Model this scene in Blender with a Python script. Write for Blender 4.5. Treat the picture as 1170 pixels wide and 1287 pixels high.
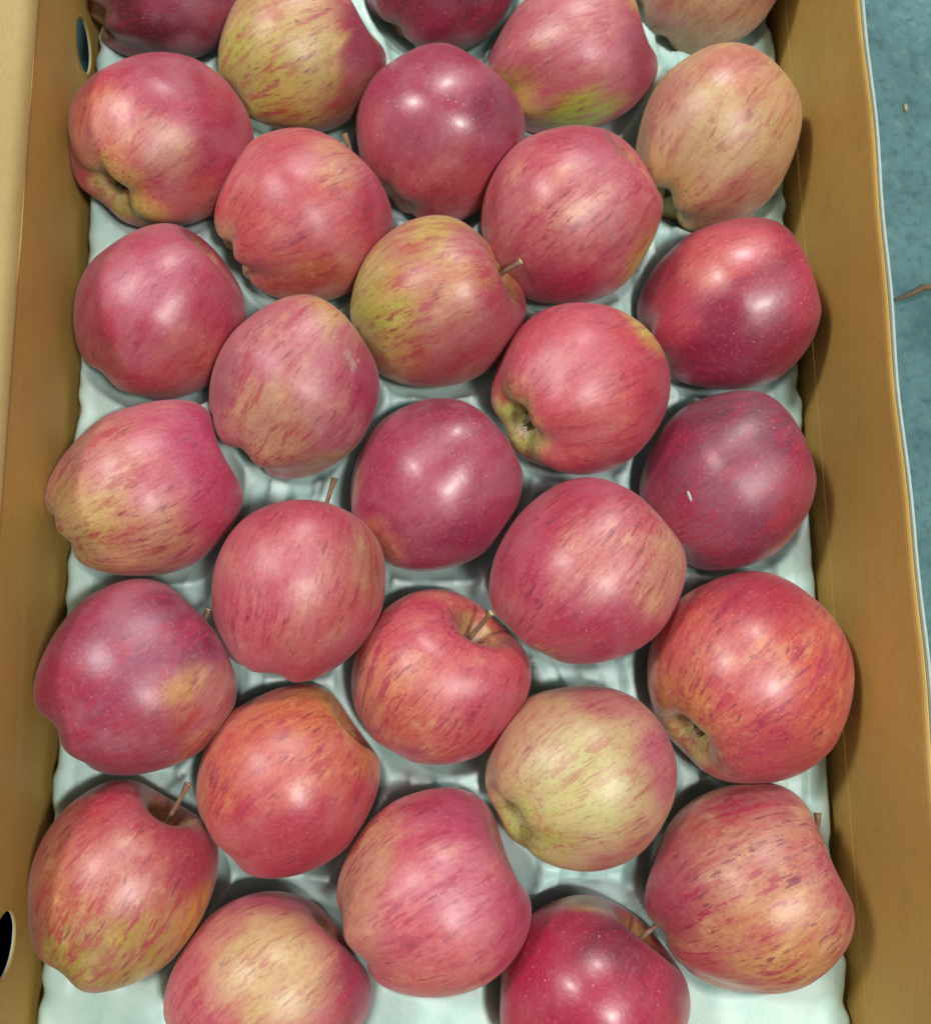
import bpy, bmesh, math, random
import numpy as np
from mathutils import Vector, Matrix

for o in list(bpy.data.objects): bpy.data.objects.remove(o, do_unlink=True)
sc = bpy.context.scene
COL = sc.collection

# ---------------------------------------------------------------- camera
cd = bpy.data.cameras.new("camera"); cam = bpy.data.objects.new("camera", cd); COL.objects.link(cam)
ROT = Matrix(((0.993979,-0.006331,-0.109388),(-0.012506,0.985251,-0.170657),(0.108855,0.170997,0.97924)))
cam.matrix_world = Matrix.Translation(Vector((-0.04034,0.00000,0.39866))) @ ROT.to_4x4()
cd.sensor_fit = 'HORIZONTAL'; cd.sensor_width = 36; cd.lens = 36.0
cd.clip_start = .01; cd.clip_end = 50
cd.dof.use_dof = True; cd.dof.focus_distance = .345; cd.dof.aperture_fstop = 15
sc.camera = cam

# ---------------------------------------------------------------- light of the hall: ambient room + three ceiling lamps
world = bpy.data.worlds.new("World"); sc.world = world; world.use_nodes = True
bg = world.node_tree.nodes['Background']
bg.inputs['Color'].default_value = (.80, 1.0, 1.0, 1); bg.inputs['Strength'].default_value = .18
def lamp(loc, power, radius, col):
    l = bpy.data.lights.new("ceiling_lamp", 'AREA'); l.shape = 'DISK'; l.size = radius*2; l.energy = power; l.color = col
    o = bpy.data.objects.new("ceiling_lamp", l); COL.objects.link(o); o.location = loc
    o.rotation_euler = (Vector(loc)-Vector((0,.1,0))).to_track_quat('Z','Y').to_euler()
lamp((-1.75, .95, 2.2), 38, .18, (1, .98, .93))
lamp((0.05, 2.35, 2.2), 36, .19, (1, .98, .93))
lamp((.60, -.50, 2.25), 36, .17, (1, .98, .93))
sc.view_settings.view_transform = 'Standard'; sc.view_settings.look = 'None'
sc.view_settings.exposure = 0; sc.view_settings.gamma = 1

# ---------------------------------------------------------------- helpers
def lin(c):
    c = np.asarray(c, float)/255
    return np.where(c <= .04045, c/12.92, ((c+.055)/1.055)**2.4)
def rgba(*c): return tuple(lin(c)) + (1,)
def link(name, me, mats, parent=None):
    o = bpy.data.objects.new(name, me); COL.objects.link(o)
    for m in (mats if isinstance(mats, (list, tuple)) else [mats]): me.materials.append(m)
    if parent: o.parent = parent
    return o
def tag(o, label=None, cat=None, group=None, kind=None):
    for k, v in (('label',label),('category',cat),('group',group),('kind',kind)):
        if v: o[k] = v
    return o
def empty(name, loc):
    o = bpy.data.objects.new(name, None); COL.objects.link(o); o.location = loc; o.empty_display_size = .01
    return o
def mesh(name, V, F, smooth=True):
    me = bpy.data.meshes.new(name); me.from_pydata([tuple(v) for v in V], [], F); me.update()
    if smooth: me.shade_smooth()
    return me
def box_bm(bm, x0,x1,y0,y1,z0,z1):
    v = [bm.verts.new(p) for p in ((x0,y0,z0),(x1,y0,z0),(x1,y1,z0),(x0,y1,z0),(x0,y0,z1),(x1,y0,z1),(x1,y1,z1),(x0,y1,z1))]
    for f in ((3,2,1,0),(4,5,6,7),(0,1,5,4),(1,2,6,5),(2,3,7,6),(3,0,4,7)): bm.faces.new([v[i] for i in f])

class NT:
    def __init__(s, name):
        s.m = bpy.data.materials.new(name); s.m.use_nodes = True; s.t = s.m.node_tree; s.n = s.t.nodes; s.n.clear()
        s.out = s.n.new('ShaderNodeOutputMaterial'); s.b = s.n.new('ShaderNodeBsdfPrincipled')
        s.t.links.new(s.b.outputs[0], s.out.inputs[0])
    def put(s, i, v):
        if isinstance(v, bpy.types.NodeSocket): s.t.links.new(v, i)
        elif v is not None: i.default_value = v
    def set(s, **k):
        for a, v in k.items(): s.put(s.b.inputs[a.replace('_',' ')], v)
    def math(s, op, a, b=0, c=None, clamp=False):
        n = s.n.new('ShaderNodeMath'); n.operation = op; n.use_clamp = clamp
        s.put(n.inputs[0], a); s.put(n.inputs[1], b)
        if c is not None: s.put(n.inputs[2], c)
        return n.outputs[0]
    def vmath(s, op, a, b):
        n = s.n.new('ShaderNodeVectorMath'); n.operation = op; s.put(n.inputs[0], a); s.put(n.inputs[1], b); return n.outputs[0]
    def noise(s, vec, scale, detail=2, rough=.5, dist=0):
        n = s.n.new('ShaderNodeTexNoise'); s.put(n.inputs['Vector'], vec); s.put(n.inputs['Scale'], scale)
        n.inputs['Detail'].default_value = detail; n.inputs['Roughness'].default_value = rough; n.inputs['Distortion'].default_value = dist
        return n.outputs['Fac']
    def ramp(s, v, lo, hi):
        n = s.n.new('ShaderNodeMapRange'); n.interpolation_type = 'SMOOTHSTEP'; s.put(n.inputs[0], v)
        s.put(n.inputs[1], lo); s.put(n.inputs[2], hi); return n.outputs[0]
    def mix(s, f, a, b, mode='MIX'):
        n = s.n.new('ShaderNodeMix'); n.data_type = 'RGBA'; n.blend_type = mode
        s.put(n.inputs[0], f); s.put(n.inputs[6], a); s.put(n.inputs[7], b); return n.outputs[2]
    def attr(s, name, typ='GEOMETRY', out='Fac'):
        n = s.n.new('ShaderNodeAttribute'); n.attribute_name = name; n.attribute_type = typ; return n.outputs[out]
    def obj(s): return s.n.new('ShaderNodeTexCoord').outputs['Object']
    def bump(s, h, strength, dist):
        n = s.n.new('ShaderNodeBump'); n.inputs['Strength'].default_value = strength; n.inputs['Distance'].default_value = dist
        s.put(n.inputs['Height'], h); s.put(s.b.inputs['Normal'], n.outputs[0]); return n.outputs[0]

# ---------------------------------------------------------------- materials
def mat_skin():
    t = NT("apple_skin")
    col = t.attr('col', out='Color'); pol = t.attr('pol', out='Vector'); P = t.attr('unit', out='Vector')
    seed = t.attr('seed','OBJECT'); stre = t.attr('streak','OBJECT'); gloss = t.attr('gloss','OBJECT'); bloom = t.attr('bloom','OBJECT'); dots = t.attr('dots','OBJECT')
    cs = t.n.new('ShaderNodeCombineXYZ')
    for i in range(3): t.put(cs.inputs[i], seed)
    off = cs.outputs[0]
    def pv(a, b): return t.vmath('ADD', t.vmath('MULTIPLY', pol, (a, a, b)), off)
    u = t.vmath('ADD', P, off)
    # cream ground colour showing through the blush in soft patches and broken bands
    m1 = t.noise(u, 3.4, 5, .66); bands = t.noise(pv(4.6, 1.5), 1.0, 5, .68, .5)
    cream = t.mix(.62, col, rgba(232,190,132))
    lightm = t.ramp(t.math('ADD', t.math('MULTIPLY', m1, .55), t.math('MULTIPLY', bands, .45)), .50, .34)
    sg = t.n.new('ShaderNodeSeparateColor'); t.put(sg.inputs[0], col); pale = t.ramp(sg.outputs[1], .02, .13)
    c = t.mix(t.math('MULTIPLY', t.math('MULTIPLY', lightm, pale), t.math('ADD', t.math('MULTIPLY', stre, .62), .12)), col, cream)
    # broad crimson bands broken into dashes, running stem to base
    amt = t.math('ADD', t.math('MULTIPLY', stre, .85), .15)
    cz = rgba(176,16,66)
    darkm = t.ramp(t.math('ADD', t.math('MULTIPLY', m1, .35), t.math('MULTIPLY', bands, .65)), .50, .64)
    c = t.mix(t.math('MULTIPLY', t.math('MULTIPLY', darkm, amt), .66), c, cz)
    region = t.ramp(t.noise(u, 1.7, 3), .34, .60)
    s2 = t.noise(pv(8.5, 2.5), 1.0, 5, .7, .4)
    c = t.mix(t.math('MULTIPLY', t.math('MULTIPLY', t.math('MULTIPLY', t.ramp(s2, .51, .60), amt), t.math('ADD', t.math('MULTIPLY', region, .75), .25)), .84), c, rgba(166,20,64))
    s3 = t.noise(pv(24, 7), 1.0, 4, .65, .6)
    c = t.mix(t.math('MULTIPLY', t.math('MULTIPLY', t.ramp(s3, .54, .64), amt), .42), c, rgba(156,26,64))
    # scattered short dark flecks of many sizes
    fl = t.noise(pv(18, 5.6), 1.0, 3, .55, .2); drift = t.noise(u, 2.3, 3)
    fm = t.math('MULTIPLY', t.ramp(fl, .575, .655), t.ramp(drift, .38, .60))
    c = t.mix(t.math('MULTIPLY', t.math('MULTIPLY', fm, t.math('ADD', t.math('MULTIPLY', amt, .75), .2)), .82), c, rgba(122,22,54))
    # fine grain and pores of the skin
    g = t.noise(u, 24, 5, .75)
    c = t.mix(t.math('MULTIPLY', t.ramp(g, .51, .66), .55), c, t.mix(1, c, (.74,.52,.58,1), 'MULTIPLY'))
    c = t.mix(t.math('MULTIPLY', t.ramp(g, .47, .32), .30), c, t.mix(.5, c, rgba(230,186,158)))
    # waxy bloom
    b = t.noise(u, 1.9, 3, .55)
    c = t.mix(t.math('MULTIPLY', t.math('MULTIPLY', t.ramp(b, .42, .68), bloom), .30), c, rgba(196,142,154))
    # lenticels
    v = t.n.new('ShaderNodeTexVoronoi'); t.put(v.inputs['Vector'], u); v.inputs['Scale'].default_value = 9.5
    vd = t.ramp(v.outputs['Distance'], .115, .05)
    pick = t.math('GREATER_THAN', t.n.new('ShaderNodeSeparateColor').outputs[0], .4)
    sep = t.n.new('ShaderNodeSeparateColor'); t.put(sep.inputs[0], v.outputs['Color']); pick = t.ramp(sep.outputs[0], .3, .8)
    c = t.mix(t.math('MULTIPLY', t.math('MULTIPLY', vd, pick), dots), c, rgba(226,170,164))
    rough = t.math('ADD', t.math('MULTIPLY', t.ramp(b, .3, .7), .10), t.math('SUBTRACT', .45, t.math('MULTIPLY', gloss, .10)))
    t.set(Base_Color=c, Roughness=rough, Specular_IOR_Level=.95, Sheen_Weight=.10, Sheen_Roughness=.5, Coat_Weight=.15, Coat_Roughness=t.math('SUBTRACT', .46, t.math('MULTIPLY', gloss, .29)), Coat_IOR=1.45)
    h = t.math('ADD', t.math('MULTIPLY', g, .25), t.noise(u, 6, 3))
    t.bump(h, .22, .0007)
    return t.m
def mat_stem():
    t = NT("apple_stem"); n = t.noise(t.obj(), 420, 3)
    t.set(Base_Color=t.mix(n, rgba(84,52,50), rgba(146,120,84)), Roughness=.65); t.bump(n, .5, .0004); return t.m
def mat_cut():
    t = NT("stem_cut_end"); n = t.noise(t.obj(), 900, 2)
    t.set(Base_Color=t.mix(n, rgba(170,160,110), rgba(216,208,160)), Roughness=.8); return t.m
def mat_calyx():
    t = NT("dried_blossom"); n = t.noise(t.obj(), 500, 3)
    t.set(Base_Color=t.mix(n, rgba(74,66,48), rgba(132,126,92)), Roughness=.85); return t.m
def mat_card(name, a, b):
    t = NT(name); o = t.obj()
    n1 = t.noise(o, 9, 3); n2 = t.noise(t.vmath('MULTIPLY', o, (1,.35,1)), 900, 2); n3 = t.noise(o, 60, 4, .6)
    flute = t.n.new('ShaderNodeTexWave'); flute.bands_direction = 'Y'; t.put(flute.inputs['Vector'], o); flute.inputs['Scale'].default_value = 60
    flute.inputs['Distortion'].default_value = 1.0; flute.inputs['Detail'].default_value = 1
    c = t.mix(t.ramp(n1, .3, .7), rgba(*a), rgba(*b))
    c = t.mix(t.math('MULTIPLY', t.ramp(n2, .5, .75), .16), c, rgba(120,88,44))
    c = t.mix(t.math('MULTIPLY', t.ramp(n3, .5, .8), .22), c, rgba(146,108,58))
    n4 = t.noise(t.vmath('MULTIPLY', o, (1,.25,1.6)), 34, 5, .7); c = t.mix(t.math('MULTIPLY', t.ramp(n4, .58, .74), .28), c, rgba(214,186,122))
    t.set(Base_Color=c, Roughness=.62, Specular_IOR_Level=.32)
    t.bump(t.math('ADD', t.math('MULTIPLY', flute.outputs['Fac'], .10), t.math('ADD', t.math('MULTIPLY', n2, .15), n3)), .25, .0005); return t.m
def mat_paper():
    t = NT("white_paper_edge"); n = t.noise(t.obj(), 300, 3)
    t.set(Base_Color=t.mix(n, rgba(168,186,178), rgba(200,212,204)), Roughness=.7); return t.m
def mat_tray():
    t = NT("tray_pulp"); o = t.obj(); n = t.noise(o, 55, 4, .6); f = t.noise(o, 600, 2); st = t.noise(o, 24, 4, .65)
    c = t.mix(t.ramp(n, .3, .7), rgba(188,228,222), rgba(213,241,236))
    c = t.mix(t.math('MULTIPLY', t.ramp(st, .56, .75), .25), c, rgba(150,188,182))
    t.set(Subsurface_Weight=.65, Subsurface_Radius=(.8,1.0,1.0), Subsurface_Scale=.006)
    t.set(Base_Color=c, Roughness=t.math('ADD', .34, t.math('MULTIPLY', n, .2)), Specular_IOR_Level=.5)
    t.bump(t.math('ADD', t.noise(o, 110, 3), t.math('MULTIPLY', f, .5)), .18, .0009); return t.m
def mat_ground():
    t = NT("concrete_floor"); o = t.obj(); n = t.noise(o, 14, 5, .6); f = t.noise(o, 160, 4, .7); sp = t.noise(o, 90, 2)
    c = t.mix(t.ramp(n, .3, .7), rgba(70,106,110), rgba(100,139,142))
    c = t.mix(t.math('MULTIPLY', t.ramp(f, .48, .66), .6), c, rgba(62,94,100))
    c = t.mix(t.math('MULTIPLY', t.ramp(f, .45, .25), .35), c, rgba(150,180,178))
    c = t.mix(t.math('MULTIPLY', t.ramp(sp, .68, .76), .6), c, rgba(40,64,72))
    t.set(Base_Color=c, Roughness=.75); t.bump(t.math('ADD', f, t.math('MULTIPLY', n, .6)), .4, .002); return t.m
SKIN, STEM, CUT, CALYX = mat_skin(), mat_stem(), mat_cut(), mat_calyx()
CARD, FLAP = mat_card("brown_cardboard", (188,153,80), (198,164,90)), mat_card("pale_cardboard", (170,146,94), (180,156,104))
PAPER, TRAY, GROUND = mat_paper(), mat_tray(), mat_ground()

# ---------------------------------------------------------------- ground
GZ = -.052
me = mesh("ground", [(-12,-12,0),(12,-12,0),(12,12,0),(-12,12,0)], [(0,1,2,3)], False)
g = link("ground", me, GROUND); g.location.z = GZ; tag(g, kind='structure')

# ---------------------------------------------------------------- cardboard box
XL, XR, Y0, Y1, H, TH = -0.1665, 0.1668, -.172, .380, 0.0675, .0045
HOLES = [(0.2802,0.0062),(-0.0935,0.0303)]     # centres (y, z) of the finger holes in the left wall
HR = .0118
carton = empty("cardboard_box", (0, .1, GZ))
tag(carton, "open brown cardboard fruit box with round holes, standing on the grey-green floor", "box")
inv = Matrix.Translation((0, -.1, -GZ))
def adopt(o, m=None):
    o.parent = carton; o.matrix_parent_inverse = inv; return o
def wave(y, k): return .0006*math.sin(y*31+k)+.0004*math.sin(y*83+2*k)
def wall_profile(side):
    """cross-section of the folded wall board, rounded over at the rim; bows a little"""
    pts = [(0, GZ+.004), (0, 0), (0, .03), (0, H-.003), (.0003, H-.0016), (.0008, H-.0008), (.0012, H-.0007), (.0016, H-.0012), (.0016, 0), (.0016, GZ+.004)]
    return pts if side > 0 else [(0, GZ+.004), (0, 0), (0, .03), (0, H-.0045), (.0009, H-.0045), (.0009, 0), (.0009, GZ+.004)]
def extrude(prof, x, side, ys, name, mat, bow=True):
    V, F = [], []; n = len(prof)
    for y in ys:
        for (a, z) in prof:
            b = wave(y, side)*max(0, z/H) if bow else 0
            V.append((x + side*(a + b), y, z))
    for j in range(len(ys)-1):
        for i in range(n):
            k = (i+1) % n
            q = (j*n+i, j*n+k, (j+1)*n+k, (j+1)*n+i)
            F.append(q if side < 0 else q[::-1])
    c0 = tuple(range(n)); c1 = tuple((len(ys)-1)*n+i for i in range(n))
    F.append(c0[::-1] if side < 0 else c0); F.append(c1 if side < 0 else c1[::-1])
    me = mesh(name, V, F, False)
    bm = bmesh.new(); bm.from_mesh(me); bmesh.ops.recalc_face_normals(bm, faces=bm.faces); bm.to_mesh(me); bm.free()
    return adopt(link(name, me, mat))
YS = [Y0 + (Y1-Y0)*i/40 for i in range(41)]
right = extrude(wall_profile(1), XR, 1, YS, "side_wall", [CARD, PAPER])
left = extrude(wall_profile(-1), XL, -1, YS, "side_wall", [CARD, PAPER])
# round finger holes cut right through the left wall
bm = bmesh.new()
for (hy, hz) in HOLES:
    bmesh.ops.create_cone(bm, cap_ends=True, segments=48, radius1=HR, radius2=HR, depth=.03,
        matrix=Matrix.Translation((XL-.002, hy, hz)) @ Matrix.Rotation(math.pi/2, 4, 'Y'))
cm = bpy.data.meshes.new("cutter"); bm.to_mesh(cm); bm.free(); cut = bpy.data.objects.new("cutter", cm); COL.objects.link(cut)
mod = left.modifiers.new("holes", 'BOOLEAN'); mod.operation = 'DIFFERENCE'; mod.object = cut; mod.solver = 'EXACT'
bpy.context.view_layer.update()
nm = bpy.data.meshes.new_from_object(left.evaluated_get(bpy.context.evaluated_depsgraph_get()))
left.modifiers.clear(); left.data = nm; bpy.data.objects.remove(cut)
if len(nm.materials) == 0:
    nm.materials.append(CARD); nm.materials.append(PAPER)
for p in nm.polygons:
    c = p.center
    p.material_index = 1 if abs(p.normal.x) < .3 and any(abs(math.hypot(c.y-hy, c.z-hz)-HR) < .0012 for hy, hz in HOLES) else 0
# torn paper lip round each hole
for (hy, hz) in HOLES:
    V, F = [], []; N = 48
    rnd = random.Random(int(hy*1e4))
    for i in range(N):
        a = 2*math.pi*i/N
        j = .00025*rnd.random()
        for (r, x) in ((HR-.0003-j, -.0003), (HR-.0001-j, .0003), (HR+.0004+j, .0001)):
            V.append((XL+x, hy+r*math.cos(a), hz+r*math.sin(a)))
    for i in range(N):
        k = (i+1) % N
        for q in (0, 1): F.append((i*3+q, k*3+q, k*3+q+1, i*3+q+1))
    adopt(link("hole_rim", mesh("hole_rim", V, F), CARD))
# outer printed sheet on the right, its white cut edge showing above the brown board
YF = [Y0 + (Y1-Y0)*i/160 for i in range(161)]
def sheet(side, x, top, name):
    V, F = [], []
    rnd = random.Random(5+side)
    for y in YF:
        j = .0001*rnd.random() + .0002*math.sin(y*47+1)
        b = wave(y, side)
        for (a, z) in ((.0, GZ+.004), (.0, top+j-.0004), (.0004, top+j), (.0006, top+j), (.0010, top+j-.0004), (.0010, GZ+.004)):
            V.append((x+side*(a+b*max(0, z/H)), y, z))
    for j in range(len(YF)-1):
        for i in range(5): F.append((j*6+i, j*6+i+1, (j+1)*6+i+1, (j+1)*6+i))
    me = mesh(name, V, F, False)
    bm = bmesh.new(); bm.from_mesh(me); bmesh.ops.recalc_face_normals(bm, faces=bm.faces); bm.to_mesh(me); bm.free()
    return adopt(link(name, me, PAPER))
sheet(1, XR+.0019, H+.0004, "outer_sheet")
# inner strengthening strips along the floor
for s, x in ((1, XR), (-1, XL)):
    bm = bmesh.new(); box_bm(bm, min(x, x-s*.00025), max(x, x-s*.00025), Y0+.002, Y1-.002, GZ+.006, .0062 if s > 0 else -.02)
    m = bpy.data.meshes.new("lining_strip"); bm.to_mesh(m); bm.free(); adopt(link("lining_strip", m, CARD))
# end walls, floor board
for (a, b) in ((Y0-.0048, Y0-.0003), (Y1+.0003, Y1+.0048)):
    bm = bmesh.new(); box_bm(bm, XL-.042, XR+.0035, a, b, GZ+.004, H)  # left overhang added to shut out light behind the finger holes
    m = bpy.data.meshes.new("end_wall"); bm.to_mesh(m); bm.free(); adopt(link("end_wall", m, CARD))
bm = bmesh.new(); box_bm(bm, XL-.0042, XR+.0042, Y0-.0045, Y1+.0045, GZ+.0005, GZ+.0038)
m = bpy.data.meshes.new("bottom_board"); bm.to_mesh(m); bm.free(); adopt(link("bottom_board", m, CARD))
# left flap, folded outward over a rounded crease
V, F = [], []
prof = []
R0 = .006
for i in range(9):
    a = math.pi*i/16
    prof.append((.0004 - R0*(1-math.cos(a)), H-.0058 + R0*math.sin(a)))
for i in range(1, 13):
    d = .095*i/12; prof.append((-.0056-d, H+.0003-.05*d-.25*d*d))
def flap_section(y):
    """out over the rim, then hanging down outside; shorter towards the far end"""
    hang = .085 + .03*max(0, min(1, (.235-y)/.10)); top = [p for p in prof if p[0] > -.040]; a0, z0 = top[-1]; n_ = 21-len(top)  # unseen drop outside the wall, added to darken the view through the holes
    top = top + [(a0-.004*min(1, i/3), z0-.0015*i/3-hang*i/n_) for i in range(1, n_+1)]
    return top + [(a-.0012*(a > -.003)+(.0016 if a < a0-.001 else 0), z-.0016) for a, z in top[::-1]]
n = len(flap_section(0))
for y in YS:
    for a, z in flap_section(y): V.append((XL + a, y, z + .5*wave(y, 4)*min(1, abs(a)/.03)))
for j in range(len(YS)-1):
    for i in range(n):
        k = (i+1) % n; F.append((j*n+i, j*n+k, (j+1)*n+k, (j+1)*n+i))
F.append(tuple(range(n))); F.append(tuple((len(YS)-1)*n+i for i in range(n))[::-1])
me = mesh("flap", V, F)
bm = bmesh.new(); bm.from_mesh(me); bmesh.ops.recalc_face_normals(bm, faces=bm.faces); bm.to_mesh(me); bm.free()
fl = adopt(link("flap", me, FLAP)); fl['label'] = "pale flap folded outward over the left wall"

# ---------------------------------------------------------------- apples: shape
PROF = [(0,.50),(.05,.50),(.10,.54),(.17,.63),(.26,.755),(.38,.83),(.52,.83),(.68,.75),(.83,.59),(.94,.35),(.995,.08),
        (.985,-.17),(.93,-.40),(.835,-.60),(.71,-.765),(.58,-.875),(.455,-.93),(.345,-.935),(.25,-.885),(.17,-.80),(.10,-.735),(.045,-.715),(0,-.71)]
def _spline(n):
    """Catmull-Rom through the apple's half outline, resampled evenly by arc length."""
    P = np.array(PROF, float)
    Q = np.vstack([[-P[1,0],P[1,1]], P, [-P[-2,0],P[-2,1]]])
    out = []
    for i in range(1, len(Q)-2):
        for t in np.linspace(0, 1, 24, endpoint=False):
            a,b,c,d = Q[i-1],Q[i],Q[i+1],Q[i+2]
            out.append(.5*(2*b+(c-a)*t+(2*a-5*b+4*c-d)*t*t+(3*b-a-3*c+d)*t**3))
    out.append(P[-1]); out = np.array(out)
    s = np.r_[0, np.cumsum(np.linalg.norm(np.diff(out,axis=0),axis=1))]
    u = np.linspace(0, s[-1], n)
    return np.stack([np.interp(u,s,out[:,0]), np.interp(u,s,out[:,1])],1)
def apple_grid(R, length, taper, lobes, seed, NU=96, NV=72, dome=0.):
    """Vertex grid (NV rows from stem pole to calyx pole, NU columns); local +Z is the stem end."""
    rs = np.random.RandomState(seed)
    pr = _spline(NV); r0 = pr[:,0][:,None]; z0 = pr[:,1][:,None]
    ph = np.linspace(0, 2*np.pi, NU, endpoint=False)[None,:]
    p5 = rs.rand()*6.28
    w = np.clip((-z0-.15)/.75, 0, 1); w = w*w*(3-2*w)
    ws = np.clip((z0-.25)/.5, 0, 1)
    edge = np.clip(r0/.35, 0, 1)
    c5 = np.cos(5*ph+p5) + .35*np.cos(3*ph+rs.rand()*6.28) + .3*np.cos(2*ph+rs.rand()*6.28)
    r = r0*(1 + lobes*.65*c5*w + .02*np.cos(2*ph+rs.rand()*6.28) + .018*ws*np.cos(3*ph+rs.rand()*6.28))
    z0 = z0 + dome*np.clip((z0-.1)/.7,0,1)**1.2; r = r*(1-.45*dome*np.clip((z0-.1)/.7,0,1)*np.clip((r0-.3)/.3,0,1))
    r = r*(1 - taper*np.clip(-z0,0,1)**1.3 + .25*taper*np.clip(z0,0,1))
    z = z0*length + (-lobes*.9*c5*w + ws*.05*np.cos(ph+rs.rand()*6.28)+ws*.03*np.cos(2*ph+rs.rand()*6.28))*edge
    x = r*np.cos(ph); y = r*np.sin(ph)
    a = rs.rand()*6.28; sk = .05*rs.randn()
    x = x + sk*np.cos(a)*z; y = y + sk*np.sin(a)*z
    G = np.stack([x,y,z+0*ph],-1)
    d = 1+0*x
    for k in range(7):
        kv = rs.randn(3)*1.6; d = d + .011*np.cos(G@kv + rs.rand()*6.28)
    return G*d[...,None]*R

NU, NV = 112, 84
class VNoise:
    def __init__(s, seed): s.T = np.random.RandomState(seed).rand(32,32,32)
    def __call__(s, p):
        i = np.floor(p).astype(int); f = p-i; f = f*f*(3-2*f); r = 0
        for dx in (0,1):
            for dy in (0,1):
                for dz in (0,1):
                    w = (f[...,0] if dx else 1-f[...,0])*(f[...,1] if dy else 1-f[...,1])*(f[...,2] if dz else 1-f[...,2])
                    r = r + w*s.T[(i[...,0]+dx)%32,(i[...,1]+dy)%32,(i[...,2]+dz)%32]
        return r
VN = VNoise(3)
def sstep(a, b, x):
    t = np.clip((x-a)/(b-a), 0, 1); return t*t*(3-2*t)
FACES = []
for r in range(NV-1):
    for c in range(NU):
        d = (c+1) % NU; FACES.append((r*NU+c, (r+1)*NU+c, (r+1)*NU+d, r*NU+d))

def stem_mesh(p0, p1, p2, r):
    """curved tapering stalk with a thickened, cut end"""
    V, F, MI = [], [], []; K, N = 10, 10
    B = lambda t: p0*(1-t)**2 + p1*2*t*(1-t) + p2*t*t
    for j in range(K+1):
        t = j/K; c = B(t); d = (B(min(1,t+.02))-B(max(0,t-.02))).normalized()
        a = d.orthogonal().normalized(); b = d.cross(a)
        rr = r*(1.05-.25*t) * (1 + .75*max(0,(t-.78)/.22)**1.5)
        for i in range(N):
            q = 2*math.pi*i/N; V.append(c + (a*math.cos(q)*1.1 + b*math.sin(q)*.9)*rr*(1+.08*math.sin(3*q+j)))
    for j in range(K):
        for i in range(N):
            k = (i+1) % N; F.append((j*N+i, j*N+k, (j+1)*N+k, (j+1)*N+i)); MI.append(0)
    V.append(B(1)+d*r*.15)
    for i in range(N): F.append((K*N+i, K*N+(i+1)%N, len(V)-1)); MI.append(1)
    me = mesh("stem", V, F); me.polygons.foreach_set('material_index', MI); return me
def calyx_mesh(R, zb, seed, big=1):
    """five dried sepals closing over the blossom end, round a tuft of stamens"""
    rnd = random.Random(seed); V, F = [], []
    for k in range(5):
        a = 2*math.pi*k/5 + rnd.uniform(-.2,.2); L = big*R*rnd.uniform(.13,.20); w = big*R*rnd.uniform(.038,.055); tilt = rnd.uniform(.3,1.0)
        b0 = len(V)
        for j in range(5):
            t = j/4; rad = R*.115 - L*.55*math.sin(t*tilt*1.4); zz = zb - L*t*.85 + R*.015
            ww = w*(1-t)**.8 + .0001
            for s in (-1, 0, 1):
                V.append((rad*math.cos(a)-s*ww*math.sin(a), rad*math.sin(a)+s*ww*math.cos(a), zz + (0 if s else R*.012)))
        for j in range(4):
            for s in (0, 1): F.append((b0+j*3+s, b0+j*3+s+1, b0+j*3+s+4, b0+j*3+s+3))
    for k in range(6):
        a = rnd.uniform(0,6.28); r = R*rnd.uniform(0,.06); b0 = len(V); h = R*rnd.uniform(.06,.12)
        for q in range(3): V.append((r*math.cos(a)+R*.014*math.cos(q*2.1), r*math.sin(a)+R*.014*math.sin(q*2.1), zb+R*.02))
        V.append((r*math.cos(a)*1.4, r*math.sin(a)*1.4, zb-h))
        F += [(b0,b0+1,b0+3),(b0+1,b0+2,b0+3),(b0+2,b0,b0+3)]
    return mesh("calyx", V, F)

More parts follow.
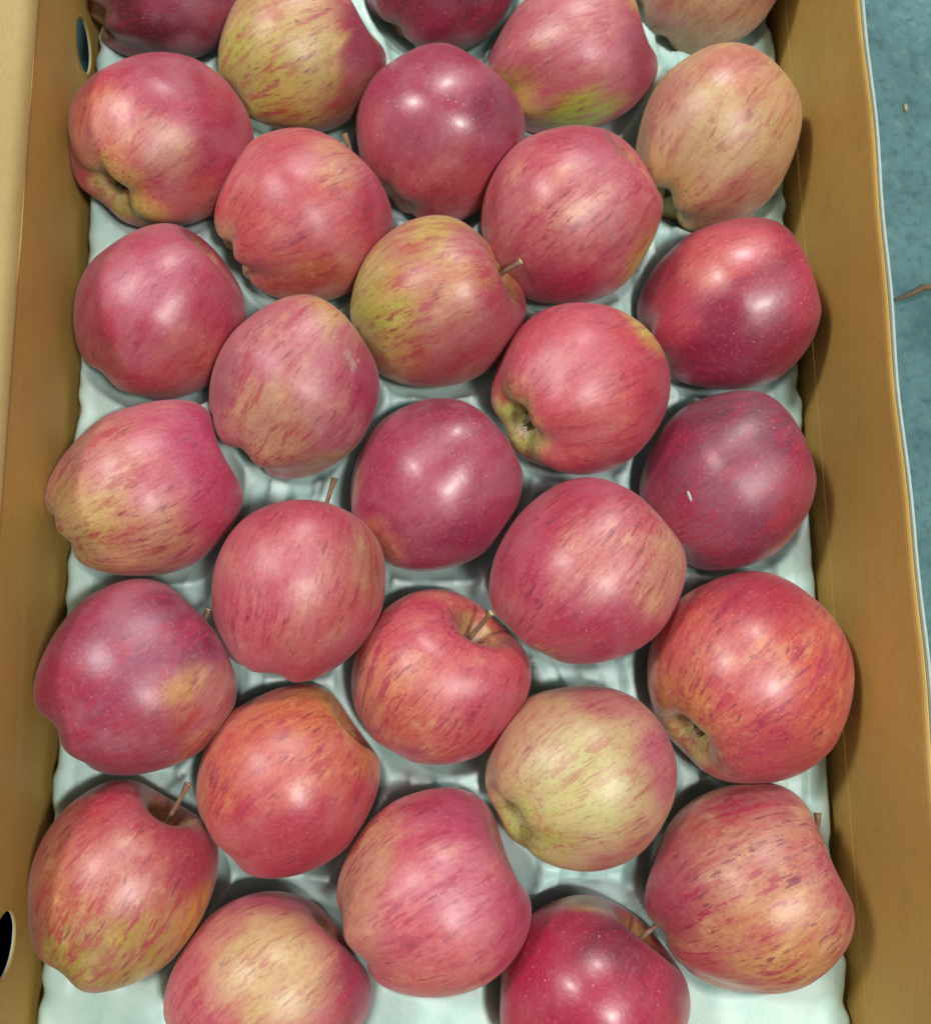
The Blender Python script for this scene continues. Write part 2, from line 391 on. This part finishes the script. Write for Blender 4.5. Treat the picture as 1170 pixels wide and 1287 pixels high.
# columns: centre, radius, length, width, lopsidedness, local X, stem axis, view frame (right, up, toward viewer side), taper, lobes, dome, seed,
#      skin colour, colour patches on the skin (direction in that frame, size, sRGB), streak, gloss, bloom, calyx tint, stem tip, label
APPLES = [
 ((-0.1316,0.3105,0.0066),0.0317,1.030,0.970,1.056,(0.379,-0.514,0.77),(0.863,0.496,-0.093),((0.982,0.158,-0.103),(-0.059,0.776,0.628),(0.179,-0.611,0.771)),0.16,0.05,0,100,(104,22,53),[(0.3,0.2,0.6,(120,36,73)),(0.5,-0.5,0.4,(138,30,65)),(-0.5,-0.6,0.4,(89,21,42))],0.534,0.5,0.9,0.1,None,
  "dark purple-crimson apple with a lilac bloom in the far left corner of the tray"),
 ((-0.0696,0.2769,0.0121),0.0353,1.015,0.985,1.026,(0.015,-0.607,0.795),(0.839,0.441,0.321),((0.997,0.079,-0.018),(-0.054,0.81,0.584),(0.061,-0.581,0.811)),0.10,0.04,0.08,101,(189,129,91),[(-0.7,-0.3,0.8,(173,173,71)),(0.4,0.55,0.7,(183,87,87)),(0.85,0.2,0.55,(138,30,65)),(0.1,-0.65,0.5,(179,161,67)),(0.6,-0.65,0.5,(137,70,50)),(0.0,0.4,0.5,(194,151,97)),(-0.1,0,0.5,(191,167,85))],0.768,0.35,0.4,0.8,None,
  "yellow-green apple with a red flush on its right, beside the corner apple"),
 ((-0.005,0.3248,0.0076),0.0330,0.994,1.006,1.075,(-0.004,-0.57,0.821),(0.607,0.652,0.456),((0.996,0.002,0.092),(-0.06,0.771,0.635),(-0.069,-0.637,0.767)),0.10,0.03,0.12,102,(111,14,47),[(0,-0.75,0.5,(142,34,66))],0.456,0.4,0.3,0.1,None,
  "deep crimson apple at the far edge behind the round shiny one"),
 ((0.0579,0.2857,0.0096),0.0355,1.050,0.960,1.069,(-0.104,-0.543,0.833),(0.868,0.359,0.342),((0.978,-0.074,0.193),(-0.054,0.811,0.582),(-0.199,-0.58,0.79)),0.14,0.05,0.06,207,(187,89,99),[(0.15,-0.72,0.5,(169,204,34)),(-0.7,-0.5,0.4,(193,161,77)),(0.78,0.6,0.3,(198,167,87)),(0.9,0.1,0.5,(138,30,65)),(-0.1,0.5,0.5,(191,107,113))],0.534,0.3,0.6,0.5,None,
  "dusty pink apple with a bright lime patch at its near end, in the far row"),
 ((0.1267,0.3382,0.0095),0.0354,1.004,0.996,1.016,(-0.423,-0.712,0.561),(0.494,0.338,0.801),((0.949,-0.154,0.274),(-0.06,0.766,0.64),(-0.308,-0.624,0.718)),0.10,0.04,0.12,104,(191,149,112),[(0.85,-0.1,0.4,(171,88,90)),(-0.2,-0.3,0.5,(194,157,118)),(-0.7,-0.5,0.4,(185,130,106))],0.534,0.2,0.6,0.3,None,
  "dull tan-pink apple in the far right corner against the wall"),
 ((-0.1292,0.2288,0.0145),0.0354,0.964,1.037,1.074,(0.525,-0.081,0.847),(0.495,0.839,-0.227),((0.98,0.14,-0.143),(-0.046,0.854,0.519),(0.195,-0.502,0.843)),0.03,0.03,0.12,105,(183,56,79),[(-0.7,0.1,0.5,(200,117,90)),(0.1,-0.1,0.35,(204,138,105)),(-0.55,-0.6,0.5,(198,150,86)),(-0.1,-0.85,0.3,(189,187,81)),(0.75,-0.1,0.5,(165,36,71)),(0.2,0.85,0.5,(161,42,74)),(0.35,-0.75,0.5,(189,86,73))],0.651,0.45,0.7,0.9,None,
  "red apple below the far wall hole, its yellow blossom end facing the viewer"),
 ((-0.0682,0.2013,0.0052),0.0362,0.994,1.006,0.985,(0.149,-0.399,0.905),(0.82,0.561,0.112),((0.997,0.063,-0.038),(-0.039,0.888,0.457),(0.063,-0.455,0.888)),0.20,0.04,0.12,106,(193,80,83),[(0.4,0.6,0.35,(200,145,98)),(0.85,0.1,0.5,(165,38,67)),(0,-0.8,0.6,(185,95,61)),(-0.2,0.6,0.5,(185,62,77)),(-0.9,-0.25,0.25,(198,139,108)),(0.1,-1,0.3,(164,141,58))],0.768,0.35,0.6,0.4,(-0.0499,0.2365,0.017),
  "orange-pink apple with a yellow shoulder, between the shiny crimson and yellow-green-sided apples"),
 ((-0.0066,0.2449,0.0058),0.0370,0.992,1.008,1.025,(0.076,-0.339,0.938),(0.572,0.785,0.237),((0.996,0.002,0.086),(-0.047,0.849,0.526),(-0.073,-0.528,0.846)),0.06,0.03,0.06,203,(154,37,74),[(0,-0.75,0.75,(179,81,86)),(-0.85,-0.1,0.45,(179,73,85)),(0.7,0.3,0.4,(118,15,57))],0.573,1,0.5,0.1,None,
  "round shiny crimson apple with sharp lamp highlights, near the far edge"),
 ((0.0508,0.2002,0.0172),0.0388,1.003,0.997,1.006,(-0.296,-0.511,0.807),(0.721,0.435,0.54),((0.978,-0.061,0.202),(-0.039,0.889,0.457),(-0.207,-0.455,0.866)),0.06,0.03,0.12,108,(191,80,93),[(0.85,-0.45,0.38,(198,167,73)),(0,-0.85,0.6,(167,36,69)),(0.1,0.1,0.5,(198,113,107)),(0.3,0.85,0.5,(177,56,83)),(-0.7,0,0.5,(191,92,99))],0.768,0.35,0.6,0.3,None,
  "large plump pink-red apple with a yellow patch low on its right side"),
 ((0.1229,0.2456,0.0112),0.0375,1.004,0.996,0.959,(-0.104,-0.26,0.96),(0.648,0.714,0.263),((0.941,-0.138,0.309),(-0.046,0.852,0.521),(-0.335,-0.504,0.796)),0.10,0.04,0.12,109,(198,161,110),[(0.2,0.8,0.4,(191,109,95)),(-0.6,-0.6,0.5,(191,155,93)),(0.75,0.5,0.4,(198,155,97)),(0.4,-0.7,0.5,(189,131,102)),(-0.6,0.4,0.4,(187,129,106))],0.495,0.3,0.5,0.9,None,
  "tan peach-coloured apple with a pale lobed blossom end, against the right wall"),
 ((-0.1273,0.1533,0.0053),0.0351,0.999,1.001,1.007,(0.109,-0.473,0.874),(0.613,0.724,0.316),((0.979,0.101,-0.177),(-0.029,0.929,0.369),(0.202,-0.356,0.913)),0.10,0.02,0.12,211,(175,58,85),[(0.35,-0.65,0.6,(183,81,77)),(-0.1,0.4,0.4,(183,89,114)),(-0.7,-0.5,0.4,(179,77,79)),(0.1,0.95,0.4,(165,43,75))],0.69,0.4,0.7,0.1,None,
  "dusky rose-crimson apple by the left wall, just above the long yellow-tipped one"),
 ((-0.069,0.1188,0.0148),0.0358,1.002,0.998,0.986,(0.071,-0.295,0.953),(0.635,0.75,0.185),((0.997,0.041,-0.062),(-0.021,0.955,0.297),(0.071,-0.295,0.953)),0.10,0.04,0.12,111,(183,97,104),[(0.5,0.75,0.38,(193,151,85)),(0.85,0.1,0.5,(167,43,81)),(-0.3,-0.4,0.6,(187,134,98)),(0.3,-0.9,0.4,(169,139,81)),(-0.85,0.1,0.4,(148,69,85)),(0.55,0.36,0.05,(164,137,131)),(0.68,0.22,0.06,(139,76,95)),(0.61,0.27,0.045,(189,161,151)),(0.66,0.33,0.04,(177,141,135)),(0.56,0.25,0.035,(132,82,88))],0.768,0.25,0.8,0.1,(-0.0493,0.1499,0.0225),
  "dull pink and tan apple with a grey scar on its right shoulder"),
 ((-0.0082,0.1616,0.0106),0.0377,1.007,0.993,1.008,(-0.355,-0.476,0.805),(0.838,0.221,0.5),((0.997,-0.001,0.082),(-0.03,0.924,0.382),(-0.076,-0.383,0.92)),0.04,0.03,0,112,(187,116,77),[(-0.9,0,0.75,(175,173,69)),(0.05,0.8,0.45,(189,165,77)),(0.85,-0.25,0.7,(157,42,68)),(0.3,-0.75,0.6,(171,66,65)),(0.45,0.6,0.35,(175,81,89))],0.768,0.35,0.5,0.3,(0.0257,0.172,0.0328),
  "apple yellow-green on its left and red on its right, stem pointing right"),
 ((0.053,0.1214,0.015),0.0378,0.996,1.004,0.990,(0.25,-0.004,0.968),(0.815,0.542,-0.208),((0.974,-0.048,0.222),(-0.021,0.955,0.297),(-0.226,-0.294,0.929)),0.08,0.03,0.12,113,(196,66,83),[(-0.75,-0.45,0.5,(183,189,100)),(0.78,0.62,0.3,(198,185,67)),(0.2,-0.4,0.6,(200,84,87)),(0.4,-0.9,0.4,(169,34,65)),(0.95,0,0.5,(183,45,71)),(-0.2,0.2,0.4,(198,88,102))],0.612,0.4,0.5,1,None,
  "pink-red apple with a pale green blossom end, left of the glossy wine-red one"),
 ((0.125,0.1629,0.0114),0.0377,1.004,0.996,1.006,(-0.284,-0.321,0.903),(0.817,0.412,0.403),((0.93,-0.113,0.35),(-0.03,0.926,0.377),(-0.366,-0.361,0.858)),0.12,0.04,0.12,114,(142,20,55),[(0.0,0.72,0.55,(196,71,81)),(-0.3,0.45,0.35,(198,92,89)),(0.2,-0.6,0.7,(138,16,60)),(-0.65,-0.1,0.4,(187,60,81)),(0.85,0.2,0.4,(173,49,75))],0.495,0.9,0.2,0.2,None,
  "glossy wine-red apple with an orange top, against the right wall"),
 ((-0.1289,0.0752,0.0099),0.0358,1.012,0.988,1.020,(0.148,-0.224,0.963),(0.88,0.475,-0.024),((0.976,0.05,-0.213),(-0.009,0.981,0.192),(0.218,-0.185,0.958)),0.20,0.03,0.12,115,(196,96,109),[(-0.75,-0.3,0.7,(198,169,100)),(0,-0.6,0.5,(193,135,98)),(0.65,0.5,0.6,(179,41,93)),(0.85,-0.1,0.5,(185,56,91)),(0.2,-1,0.35,(165,89,75)),(-0.6,0.5,0.5,(193,118,110))],0.768,0.4,0.6,0.6,None,
  "long pink apple tapering to a yellow tip that leans on the left wall"),
 ((-0.0663,0.0356,0.0154),0.0366,1.015,0.986,0.985,(0.082,-0.044,0.996),(0.299,0.954,0.018),((0.998,0.004,-0.067),(0.002,0.996,0.092),(0.067,-0.092,0.993)),0.12,0.02,0,116,(187,77,89),[(0.78,0.2,0.4,(175,111,74)),(0.3,-0.85,0.6,(165,39,64)),(0,0.9,0.5,(175,53,79)),(0.2,-0.35,0.5,(191,86,83)),(-0.2,0.1,0.5,(193,92,102))],0.729,0.4,0.5,0.2,(-0.052,0.0805,0.0167),
  "rose-red apple with a slim upright stem, just below the scarred pink and tan one"),
 ((-0.0099,0.0793,0.0054),0.0362,0.997,1.003,0.981,(-0.154,-0.265,0.952),(0.728,0.621,0.29),((0.997,-0.006,0.076),(-0.009,0.98,0.197),(-0.076,-0.197,0.977)),0.08,0.04,0.12,117,(157,45,79),[(-0.65,-0.62,0.36,(185,106,81)),(-0.95,0,0.35,(177,94,82)),(0.2,0.85,0.5,(127,22,60)),(0.3,-0.7,0.5,(138,26,68)),(-0.1,-0.1,0.4,(171,70,94))],0.534,0.9,0.6,0.2,None,
  "smooth crimson apple with an orange lower left, in the middle of the tray"),
 ((0.0529,0.0416,0.0166),0.0389,0.995,1.005,1.056,(-0.277,-0.149,0.949),(0.646,0.703,0.299),((0.972,-0.026,0.234),(0.001,0.994,0.108),(-0.236,-0.105,0.966)),0.10,0.01,0.05,118,(185,73,91),[(0.1,-0.65,0.55,(177,45,75)),(0.8,0,0.5,(191,129,103)),(-0.6,0.3,0.5,(179,56,83)),(0.1,0.1,0.4,(196,113,105)),(-0.45,-0.85,0.3,(187,110,85)),(0,0.9,0.4,(173,47,77))],0.885,0.6,0.5,0.3,(0.0725,0.0725,0.027),
  "large pink-red apple with dark streaks and tan right side, beside the dusky purple one"),
 ((0.1206,0.0825,0.0081),0.0373,0.988,1.012,0.969,(-0.389,-0.202,0.899),(0.751,0.496,0.437),((0.927,-0.067,0.368),(-0.01,0.979,0.203),(-0.374,-0.192,0.907)),0.12,0.04,0.12,119,(122,31,66),[(0,0.9,0.6,(99,26,53)),(0.75,-0.2,0.4,(157,42,66)),(0.75,-0.75,0.3,(177,111,95)),(-0.5,-0.5,0.5,(181,73,91)),(-0.1,-0.1,0.6,(142,54,83))],0.846,0.4,0.3,0.1,None,
  "dusky purple-crimson apple with a white fleck, against the right wall"),
 ((-0.1267,0.0013,0.0131),0.0364,0.990,1.010,0.966,(0.105,-0.092,0.99),(0.793,0.608,-0.028),((0.976,-0.012,-0.219),(0.013,1,0.001),(0.219,-0.003,0.976)),0.08,0.03,0,120,(146,39,76),[(0.5,-0.15,0.33,(200,143,63)),(0.55,-0.65,0.6,(185,91,68)),(0.5,0.5,0.5,(124,21,65)),(-0.85,-0.3,0.5,(157,32,68)),(0,-0.75,0.5,(157,52,73)),(0.85,-0.2,0.4,(181,95,88)),(-0.1,0.3,0.4,(146,60,93))],0.885,0.35,0.8,0.1,(-0.1017,0.0266,0.0134),
  "purple-crimson apple with an orange-yellow blotch, against the left wall"),
 ((-0.0696,-0.0428,0.0075),0.0354,0.998,1.002,0.987,(-0.004,0.04,0.999),(0.751,0.66,-0.023),((0.997,-0.033,-0.071),(0.025,0.994,-0.111),(0.074,0.109,0.991)),0.08,0.01,0.12,121,(196,92,73),[(0.55,0.75,0.5,(210,160,43)),(0,0.6,0.6,(200,108,64)),(0.1,-0.65,0.8,(175,39,65)),(0.85,-0.2,0.4,(181,56,65)),(0.85,0.3,0.3,(198,128,57)),(-0.1,0.1,0.4,(200,100,90))],0.729,0.4,0.5,0.3,None,
  "orange-red apple with a golden yellow right shoulder, above the tan-centred near apple"),
 ((-0.0093,-0.0019,0.0048),0.0357,1.002,0.998,0.993,(-0.327,-0.298,0.897),(0.56,0.703,0.438),((0.997,-0.013,0.079),(0.013,1,-0.004),(-0.079,0.005,0.997)),0.14,0.01,0,122,(200,86,87),[(-0.6,-0.15,0.6,(204,120,88)),(0.75,-0.3,0.6,(181,53,75)),(-0.2,0.6,0.5,(191,73,87)),(-0.2,-0.7,0.5,(198,100,82))],0.924,0.45,0.4,0.3,(0.0118,0.0241,0.0231),
  "coral-red apple showing a green stem hollow with a short thick stem"),
 ((0.0474,-0.0417,0.0147),0.0357,0.989,1.012,0.976,(0.098,0.323,0.941),(0.821,0.508,-0.26),((0.975,0,0.223),(0.024,0.994,-0.103),(-0.221,0.105,0.969)),0.10,0.02,0.12,123,(189,157,112),[(0,-0.1,0.62,(193,183,116)),(-0.6,-0.65,0.5,(181,185,83)),(0.9,0.2,0.5,(175,77,99)),(0.3,0.9,0.5,(177,102,97)),(0.5,-0.85,0.5,(183,121,97)),(-0.7,0.5,0.5,(187,143,108))],0.4404,0.35,0.4,1,None,
  "pale yellow-green apple with pink sides and a dark blossom end at lower left"),
 ((0.1215,-0.003,0.014),0.0411,0.998,1.002,0.986,(-0.082,0.31,0.947),(0.744,0.651,-0.149),((0.922,-0.011,0.388),(0.013,1,-0.003),(-0.388,0.007,0.922)),0.04,0.01,0.12,124,(200,86,75),[(0.2,0.85,0.5,(179,43,69)),(-0.65,-0.3,0.45,(196,121,64)),(0.3,-0.8,0.55,(177,54,65)),(0.8,-0.2,0.5,(200,88,67)),(-0.6,-0.7,0.28,(189,133,116)),(0,0,0.4,(202,99,92))],0.924,0.8,0.3,0.5,None,
  "very large orange-red apple with fine dark streaks, against the right wall"),
 ((-0.1307,-0.0765,0.0097),0.0356,1.016,0.984,0.951,(0.013,-0.106,0.994),(0.589,0.804,0.078),((0.974,-0.077,-0.211),(0.034,0.979,-0.2),(0.222,0.188,0.957)),0.02,0.03,0,125,(183,85,76),[(0.1,-0.85,0.75,(171,149,56)),(0.8,-0.3,0.33,(198,141,44)),(0.6,0.3,0.5,(157,39,64)),(-0.1,0.8,0.5,(177,58,69)),(-0.8,0,0.5,(181,104,73)),(-0.4,-0.75,0.4,(164,143,62)),(0,0.1,0.4,(189,101,92))],0.924,0.35,0.5,0.4,(-0.1073,-0.0411,0.0133),
  "red apple with a mustard-yellow lower half, beside the near hole of the left wall"),
 ((-0.0104,-0.0855,0.0122),0.0375,0.995,1.005,0.992,(-0.12,0.192,0.974),(0.883,0.47,0.016),((0.997,-0.019,0.081),(0.036,0.976,-0.213),(-0.075,0.215,0.974)),0.12,0.03,0,126,(196,84,100),[(0.3,0.75,0.5,(177,41,89)),(-0.8,0.3,0.45,(193,135,96)),(-0.8,-0.3,0.5,(191,127,101)),(0.85,-0.1,0.5,(177,47,85)),(0,-0.6,0.5,(200,90,93)),(0.2,0.1,0.4,(198,100,119))],0.768,0.4,0.5,0.2,None,
  "large bright pink apple with a magenta upper right, middle of the near row"),
 ((0.1174,-0.0887,0.0133),0.0401,1.000,1.000,0.999,(-0.439,0.17,0.882),(0.82,0.478,0.316),((0.928,0.046,0.369),(0.035,0.977,-0.21),(-0.371,0.208,0.905)),0.14,0.04,0,127,(185,116,90),[(-0.8,0,0.5,(167,56,79)),(0.1,0.85,0.4,(159,69,81)),(0.85,0,0.4,(175,73,84)),(0.3,-0.55,0.6,(193,131,77)),(-0.55,-0.7,0.4,(177,75,75))],1.08,0.35,0.5,0.1,(0.1446,-0.058,0.0213),
  "heart-shaped striped tan-pink apple with a short stem, near corner by the right wall"),
 ((-0.0744,-0.1181,0.0104),0.0365,1.007,0.993,1.023,(0.002,0.231,0.973),(0.8,0.584,-0.14),((0.996,-0.067,-0.067),(0.044,0.955,-0.294),(0.084,0.29,0.953)),0.08,0.03,0,128,(191,88,102),[(0.05,0.2,0.62,(198,167,108)),(0,0.95,0.4,(175,51,85)),(0.85,0.2,0.5,(142,37,73))],0.573,0.3,0.4,0.1,None,
  "pink apple with a broad tan centre, cut off by the near edge on the left"),
 ((0.0511,-0.1259,0.0094),0.0362,1.000,1.000,1.029,(-0.277,0.244,0.929),(0.71,0.704,0.027),((0.975,0.024,0.221),(0.045,0.954,-0.298),(-0.218,0.3,0.929)),0.16,0.04,0,129,(166,15,62),[(0.0,0.95,0.3,(183,147,93)),(0.3,0.5,0.4,(113,7,45)),(0.9,0,0.3,(142,31,69))],0.417,1,0.3,0.1,(0.0812,-0.0993,0.0114),
  "dark glossy crimson apple with pale dots and a stem, cut off by the near edge"),
]
for (cen, R, length, wid, lop, X, S, FR, taper, lobes, dome, seed, main, patches, streak, gloss, bloom, ctint, tip, label) in APPLES:
    S = Vector(S).normalized(); X = (Vector(X)-S*S.dot(Vector(X))).normalized(); Y = S.cross(X)
    Bm = np.array([X, Y, S]); FR = np.array(FR)
    root = empty("apple", (cen[0], cen[1], cen[2]-R))
    tag(root, label, "apple", "apples packed in the tray of the box")
    G = apple_grid(R, length, taper, lobes, seed, NU, NV, dome)*np.array([1, wid, 1])
    fx, fy = Bm@FR[0], Bm@FR[1]     # a slightly lopsided fruit
    G = G + (lop-1)*(G@fx)[...,None]*fx + (1/lop-1)*(G@fy)[...,None]*fy
    P = G.reshape(-1,3)
    me = bpy.data.meshes.new("skin"); me.vertices.add(len(P)); me.vertices.foreach_set('co', P.ravel())
    me.from_pydata([], [], []) if False else None
    nf = len(FACES); me.loops.add(nf*4); me.polygons.add(nf)
    me.polygons.foreach_set('loop_start', np.arange(nf)*4); me.polygons.foreach_set('loop_total', np.full(nf,4))
    me.loops.foreach_set('vertex_index', np.array(FACES).ravel()); me.update(calc_edges=True); me.validate(); me.shade_smooth()
    # skin colouring: ground colour with blush patches fading into each other in streaky edges
    unit = P/R; rad = np.hypot(unit[:,0], unit[:,1])
    phi = np.tile(np.linspace(0, 2*np.pi, NU, endpoint=False), NV)
    tv = np.repeat(np.linspace(0, 1, NV), NU)*3.0
    pol = np.stack([np.cos(phi)*np.clip(rad*1.6,0,1), np.sin(phi)*np.clip(rad*1.6,0,1), tv],1)
    D = unit@Bm; D = D/np.linalg.norm(D,axis=1)[:,None]; DV = D@FR.T
    nz = (VN(pol*[4.2,4.2,2.0]+seed*1.7)-.5)*.75 + (VN(pol*[10,10,3.5]+seed*2.3)-.5)*.5 + (VN(unit*2.2+seed)-.5)*.55
    col = np.tile(lin(main), (len(P),1))
    for (dx, dy, pr, pc) in patches:
        l = math.hypot(dx, dy); 
        if l > .985: dx, dy = dx/l*.985, dy/l*.985
        pd = np.array([dx, dy, math.sqrt(max(0, 1-dx*dx-dy*dy))])
        ang = np.linalg.norm(DV-pd, axis=1)/(pr*1.12) + nz*.55
        w = sstep(1.25, .45, ang)*.92
        col = col*(1-w[:,None]) + lin(pc)*w[:,None]
    zz = unit[:,2]
    ws = sstep(.44, .17, rad + nz*.10)*(zz > 0)
    col = col*(1-.75*ws[:,None]) + lin((152,144,66))*.75*ws[:,None]
    wc = sstep(.50, .16, rad + nz*.18)*(zz < 0)*(.35+.6*ctint)
    col = col*(1-wc[:,None]) + lin((178,186,98))*wc[:,None]
    for nm_, arr in (('col', col), ('pol', pol), ('unit', unit)):
        at = me.attributes.new(nm_, 'FLOAT_VECTOR', 'POINT'); at.data.foreach_set('vector', np.ascontiguousarray(arr, dtype=np.float32).ravel())
    M3 = Matrix((X, Y, S)).transposed()
    local = Matrix.Translation((0, 0, R)) @ M3.to_4x4()
    sk = link("skin", me, SKIN, root); sk.matrix_local = local
    sk['seed'] = (seed*7.31) % 40; sk['streak'] = streak; sk['gloss'] = gloss; sk['bloom'] = bloom; sk['dots'] = .25+.45*gloss if gloss < .9 or main[0] > 155 else .75
    zb = float(G[-1,:,2].mean()); zs = float(G[0,:,2].mean())
    ca = link("calyx", calyx_mesh(R, zb, seed, 1.35 if ctint >= .9 else 1), CALYX, root); ca.matrix_local = local
    p0 = Vector((0, 0, zs-R*.03))
    if tip:
        p2 = local.inverted() @ (Vector(tip) - root.location)
        p1 = Vector((0, 0, max(zs+R*.2, p0.z+.55*(p2-p0).length)))
        rr = .0011
    else:
        a = seed*1.3; p2 = Vector((.05*R*math.cos(a), .05*R*math.sin(a), R*.66)); p1 = Vector((0,0,R*.58)); rr = .0011
    if "white fleck" in label:      # thin raised white sliver on the skin
        q = np.argmax(DV@(np.array([-.41,-.145,.90])/.9998)); c0 = Vector(P[q]); nrm = c0.normalized()
        ax = (Vector(FR.T@np.array([-.35,.9,0]))); ax = Vector((ax.dot(X), ax.dot(Y), ax.dot(S))); ax = (ax-nrm*nrm.dot(ax)).normalized(); sd = nrm.cross(ax)
        fv = []
        for s0, w0, h0 in ((-.0024,.0003,.0001),(-.0012,.0006,.0006),(.0008,.0007,.0007),(.0024,.0004,.0001)):
            fv += [c0+ax*s0-sd*w0, c0+ax*s0+nrm*h0, c0+ax*s0+sd*w0]
        ff = [(j*3+i, j*3+i+1, j*3+i+4, j*3+i+3) for j in range(3) for i in (0,1)]
        fk = link("white_fleck", mesh("white_fleck", fv, ff), PAPER, root); fk.matrix_local = local
    st = link("stem", stem_mesh(p0, p1, p2, rr), [STEM, CUT], root); st.matrix_local = local

# ---------------------------------------------------------------- moulded tray: a pocket under every apple
NX, NY = 230, 384
TX0, TX1, TY0, TY1 = XL+.0042, XR-.0040, Y0+.004, Y1-.004
gx = np.linspace(0, 1, NX); gy = np.linspace(TY0, TY1, NY)
GX = np.zeros((NY, NX)); 
el = TX0 + .0004*np.sin(gy*61)+.0003*np.sin(gy*171+1)+.0011*(VN(np.stack([gy*150,gy*0,gy*0+3],1))-.5)*2
er = TX1 + .0005*np.sin(gy*47+2)+.0003*np.sin(gy*190)+.0013*(VN(np.stack([gy*130,gy*0,gy*0+9],1))-.5)*2
GX = el[:,None] + (er-el)[:,None]*gx[None,:]; GYY = np.repeat(gy[:,None], NX, 1)
Z = np.zeros_like(GX); near = np.full_like(GX, 9.)
for A_ in APPLES:
    c, R = A_[0], A_[1]*1.0
    d = np.hypot(GX-c[0], GYY-c[1]); rp = R*1.035
    RB = R*1.25
    bowl = c[2]-R+RB-.0005 - np.sqrt(np.maximum(RB**2-d*d, 0))
    bowl = np.where(d < RB, bowl, 1)
    rp = math.sqrt(max(RB**2-(c[2]-R+RB)**2, 1e-6))
    k = .001; hh = np.clip(.5+.5*(Z-bowl)/k, 0, 1)      # smooth minimum rounds the pocket's lip
    Z = Z*(1-hh)+bowl*hh - k*hh*(1-hh)
    near = np.minimum(near, d-rp)
inter = sstep(-.006, .002, near)
inside = sstep(.0, .03, np.minimum(np.minimum(GX-el[:,None], er[:,None]-GX), np.minimum(GYY+.125, .345-GYY)))
ribs = inside*np.tanh(6*np.cos(2*np.pi*GX/.019 + 1.3*np.sin(GYY*40)))*.0024 + inside*np.tanh(5*np.cos(2*np.pi*GYY/.024+1))*.0006
Z = Z + inter*ribs + (VN(np.stack([GX*90,GYY*90,GX*0],-1))-.5)*.0003 + (VN(np.stack([GX*260,GYY*260,GX*0+5],-1))-.5)*.0002
lipL = np.clip((GX-el[:,None])/.006, 0, 1); lipR = np.clip((er[:,None]-GX)/.006, 0, 1)
Z = Z*np.minimum(1, .3+np.minimum(lipL, lipR)) - .0035*(1-np.minimum(lipL, lipR))**2.5
V = np.stack([GX, GYY, Z], -1).reshape(-1,3)
nf = (NX-1)*(NY-1); jj, ii = np.meshgrid(np.arange(NY-1), np.arange(NX-1), indexing='ij'); b = (jj*NX+ii).ravel()
Fq = np.stack([b, b+1, b+NX+1, b+NX], 1)
# rim hanging down round the edge gives the sheet its thickness
ring = list(range(NX)) + [j*NX+NX-1 for j in range(1,NY)] + [(NY-1)*NX+i for i in range(NX-2,-1,-1)] + [j*NX for j in range(NY-2,0,-1)]
low = V[ring] + np.array([0,0,-.0016]); base = len(V); V = np.vstack([V, low]); n = len(ring)
skirt = np.array([(ring[i], base+i, base+(i+1)%n, ring[(i+1)%n]) for i in range(n)])
Fq = np.vstack([Fq, skirt]); nf = len(Fq)
me = bpy.data.meshes.new("fruit_tray"); me.vertices.add(len(V)); me.vertices.foreach_set('co', V.ravel())
me.loops.add(nf*4); me.polygons.add(nf); me.polygons.foreach_set('loop_start', np.arange(nf)*4); me.polygons.foreach_set('loop_total', np.full(nf,4))
me.loops.foreach_set('vertex_index', Fq.ravel()); me.update(calc_edges=True); me.shade_smooth()
tray = link("fruit_tray", me, TRAY)
tag(tray, "pale mint moulded tray with pockets lying in the bottom of the cardboard box", "tray")

# ---------------------------------------------------------------- litter on the floor, fleck on an apple
def twig(pts, r):
    V, F = [], []; N = 6
    for j, (p, q) in enumerate(pts):
        for i in range(N):
            a = 2*math.pi*i/N; V.append((p[0]+.0*j, p[1]+q*r*math.cos(a), p[2]+q*r*math.sin(a)))
    for j in range(len(pts)-1):
        for i in range(N): k=(i+1)%N; F.append((j*N+i, j*N+k, (j+1)*N+k, (j+1)*N+i))
    F.append(tuple(range(N))[::-1]); F.append(tuple((len(pts)-1)*N+i for i in range(N)))
    return mesh("twig", V, F)
TW = (0.2537,0.1996,-0.052)
tw = link("twig", twig([((TW[0]-.008,TW[1]-.003,GZ+.0015),.5),((TW[0],TW[1],GZ+.002),1),((TW[0]+.009,TW[1]+.0045,GZ+.002),1.3),((TW[0]+.02,TW[1]+.0055,GZ+.003),1.2),((TW[0]+.035,TW[1]+.0085,GZ+.0025),.9)], .0014), STEM)
tag(tw, "thin brown twig lying on the grey-green floor beside the box", "twig")
CH = (0.2635,0.3126,-0.052)
bm = bmesh.new(); bmesh.ops.create_icosphere(bm, subdivisions=1, radius=.0017)
for v in bm.verts: v.co.x *= .7; v.co.y *= 1.5; v.co.z *= .5
m = bpy.data.meshes.new("crumb"); bm.to_mesh(m); bm.free()
ch = link("crumb", m, CUT); ch.location = (CH[0], CH[1], GZ+.001)
tag(ch, "tiny pale yellow crumb on the grey-green floor beside the far half of the box", "crumb")
